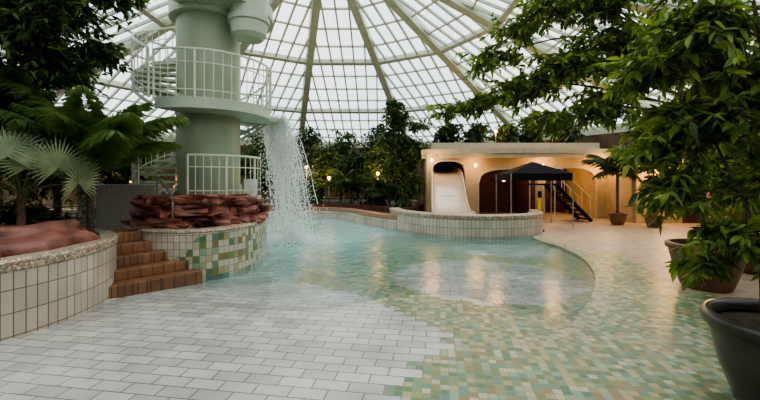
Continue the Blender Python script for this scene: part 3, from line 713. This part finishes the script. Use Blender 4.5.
# canopy
g = G()
A = [V((4.35, 12.6, 1.82)), V((6.4, 12.6, 1.82)), V((6.4, 14.2, 1.82)), V((4.35, 14.2, 1.82))]; T = V((5.37, 13.4, 2.25))
b0 = len(g.v); g.v += A+[T]+[a-V((0, 0, .24)) for a in A]
for i in range(4):
    g.face((b0+i, b0+(i+1) % 4, b0+4)); g.face((b0+5+i, b0+5+(i+1) % 4, b0+(i+1) % 4, b0+i))
for a in A: g.tube([(a.x, a.y, 0), (a.x, a.y, 1.82)], .022, 6, 1)
g.obj('canopy_tent', [M_canvas, M_metal])
g = G(); g.tube([(4.98, 11.85, 0), (4.98, 11.85, 1.05)], .05, 12, 0); g.tube([(4.98, 11.85, 1.05), (4.98, 11.85, 1.25)], .06, 12, 1); g.tube([(4.98, 11.85, 0), (4.98, 11.85, .04)], .14, 16, 1)
g.obj('warning_bollard', [M_yellow, M_canvas])
# stair
g = G()
for i in range(8): g.box((7.9-i*.16, 14.9, .1+i*.17), (.26, .9, .04), 0, 1)
for yy in (14.45, 15.35):
    g.beam((8.05, yy, .02), (6.65, yy, 1.45), .04, .14, mi=1); g.tube([(8.05, yy, .9), (6.65, yy, 2.25)], .018, 6)
    for i in range(5): g.tube([(8.0-i*.33, yy, .08+i*.34), (8.0-i*.33, yy, .92+i*.33)], .012, 5)
g.box((6.35, 14.9, 1.43), (.7, 1.0, .06), 0, 1)
for (xx, yy) in ((6.05, 14.45), (6.05, 15.35), (6.65, 14.45), (6.65, 15.35)): g.tube([(xx, yy, 0), (xx, yy, 2.25)], .02, 6)
g.obj('metal_staircase', [M_rail, M_canvas])
# lit cabin wall
cab = empty('changing_cabin')
g = G(); g.box((10.9, 14.2, 1.1), (2.8, .2, 2.2)); g.box((9.5, 15.2, 1.1), (.2, 2.0, 2.2)); g.box((12.2, 15.2, 1.1), (.2, 2.0, 2.2)); g.obj('cabin_wall', [M_cream], parent=cab, bevel=.02)
g = G(); g.box((10.9, 15.0, 2.28), (3.2, 2.6, .16)); g.obj('cabin_roof', [M_cream2], parent=cab, bevel=.02)
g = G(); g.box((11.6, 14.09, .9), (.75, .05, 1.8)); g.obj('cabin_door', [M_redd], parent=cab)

g = G(); g.tube([(-2.62, 7.7, .6), (-2.62, 7.7, 1.6)], .015, 6, 1); g.box((-2.62, 7.68, 1.45), (.26, .02, .34), 0, 0)
g.obj('info_sign', [M_sign, M_metal])

# ------------------------------------------------------------------ lamps
def lamp(x, y, z, power, r=.08, wall=None, zb=0.):
    g = G()
    g.lathe((x, y, z), [(0, -r), (r*.6, -r*.8), (r, 0), (r*.6, r*.8), (0, r)], 12, 0)
    if wall: g.beam((x, y, z), (x, wall, z), .05, .05, mi=1)
    else: g.tube([(x, y, zb), (x, y, z-r)], .02, 6, 1)
    ob = g.obj('garden_lamp' if not wall else 'wall_lamp', [M_lamp, M_metal], smooth=True)
    ld = bpy.data.lights.new('warm_bulb', 'POINT'); ld.energy = power; ld.color = (1, .54, .18); ld.shadow_soft_size = .30
    lo = bpy.data.objects.new('bulb_light', ld); COL.objects.link(lo); lo.location = (x, y-.05, z+.02); lo.parent = ob
    return ob
lamp(2.1, 15.45, 2.4, 40, wall=15.95)
lamp(6.65, 15.45, 2.2, 60, wall=15.95)
lamp(9.15, 15.4, 2.2, 80, wall=15.95)
lamp(10.3, 13.6, 1.95, 190, wall=14.2)
lamp(3.9, 15.5, 2.2, 35, wall=15.95)
lamp(5.6, 17.2, 1.6, 25, wall=18.9)
lamp(8.0, 17.4, 1.7, 60, wall=18.9)
lamp(5.1, 16.75, 3.75, 70, zb=3.1); lamp(7.6, 16.75, 3.75, 70, zb=3.1)
for (x, y, z) in ((-2.4, 17.9, 1.7), (-4.9, 18.0, 1.9), (-.1, 17.6, 1.9), (-7.2, 16.3, 1.5), (-6.2, 9.4, 1.5), (-3.4, 17.6, 2.2)): lamp(x, y, z, 55)

# ------------------------------------------------------------------ world, camera
w = bpy.data.worlds.new('overcast_sky'); scene.world = w; w.use_nodes = True
nt = w.node_tree; bg = nt.nodes['Background']
tc = N(nt, 'ShaderNodeTexCoord'); nz = N(nt, 'ShaderNodeTexNoise'); nz.inputs['Scale'].default_value = 2.2; nz.inputs['Detail'].default_value = 5
nt.links.new(tc.outputs['Generated'], nz.inputs['Vector'])
r = ramp(nt, [(.35, (.68, .81, .88)), (.6, (.99, .98, .95))]); nt.links.new(nz.outputs['Fac'], r.inputs[0])
nt.links.new(r.outputs[0], bg.inputs['Color']); bg.inputs['Strength'].default_value = 2.2
sd = bpy.data.lights.new('hazy_sun', 'SUN'); sd.energy = 1.5; sd.angle = math.radians(25); sd.color = (1, .90, .75)
so = bpy.data.objects.new('hazy_sun', sd); COL.objects.link(so); so.rotation_euler = (math.radians(-22), math.radians(18), 0)
try:
    scene.view_settings.look = 'AgX - Medium High Contrast'
except Exception: pass

cd = bpy.data.cameras.new('camera'); cam = bpy.data.objects.new('camera', cd); COL.objects.link(cam)
cam.location = (0, 0, 1.6); cam.rotation_euler = (pi/2, 0, 0)
cd.sensor_width = 36; cd.lens = 18; cd.shift_y = -20/760; cd.clip_end = 200
scene.camera = cam
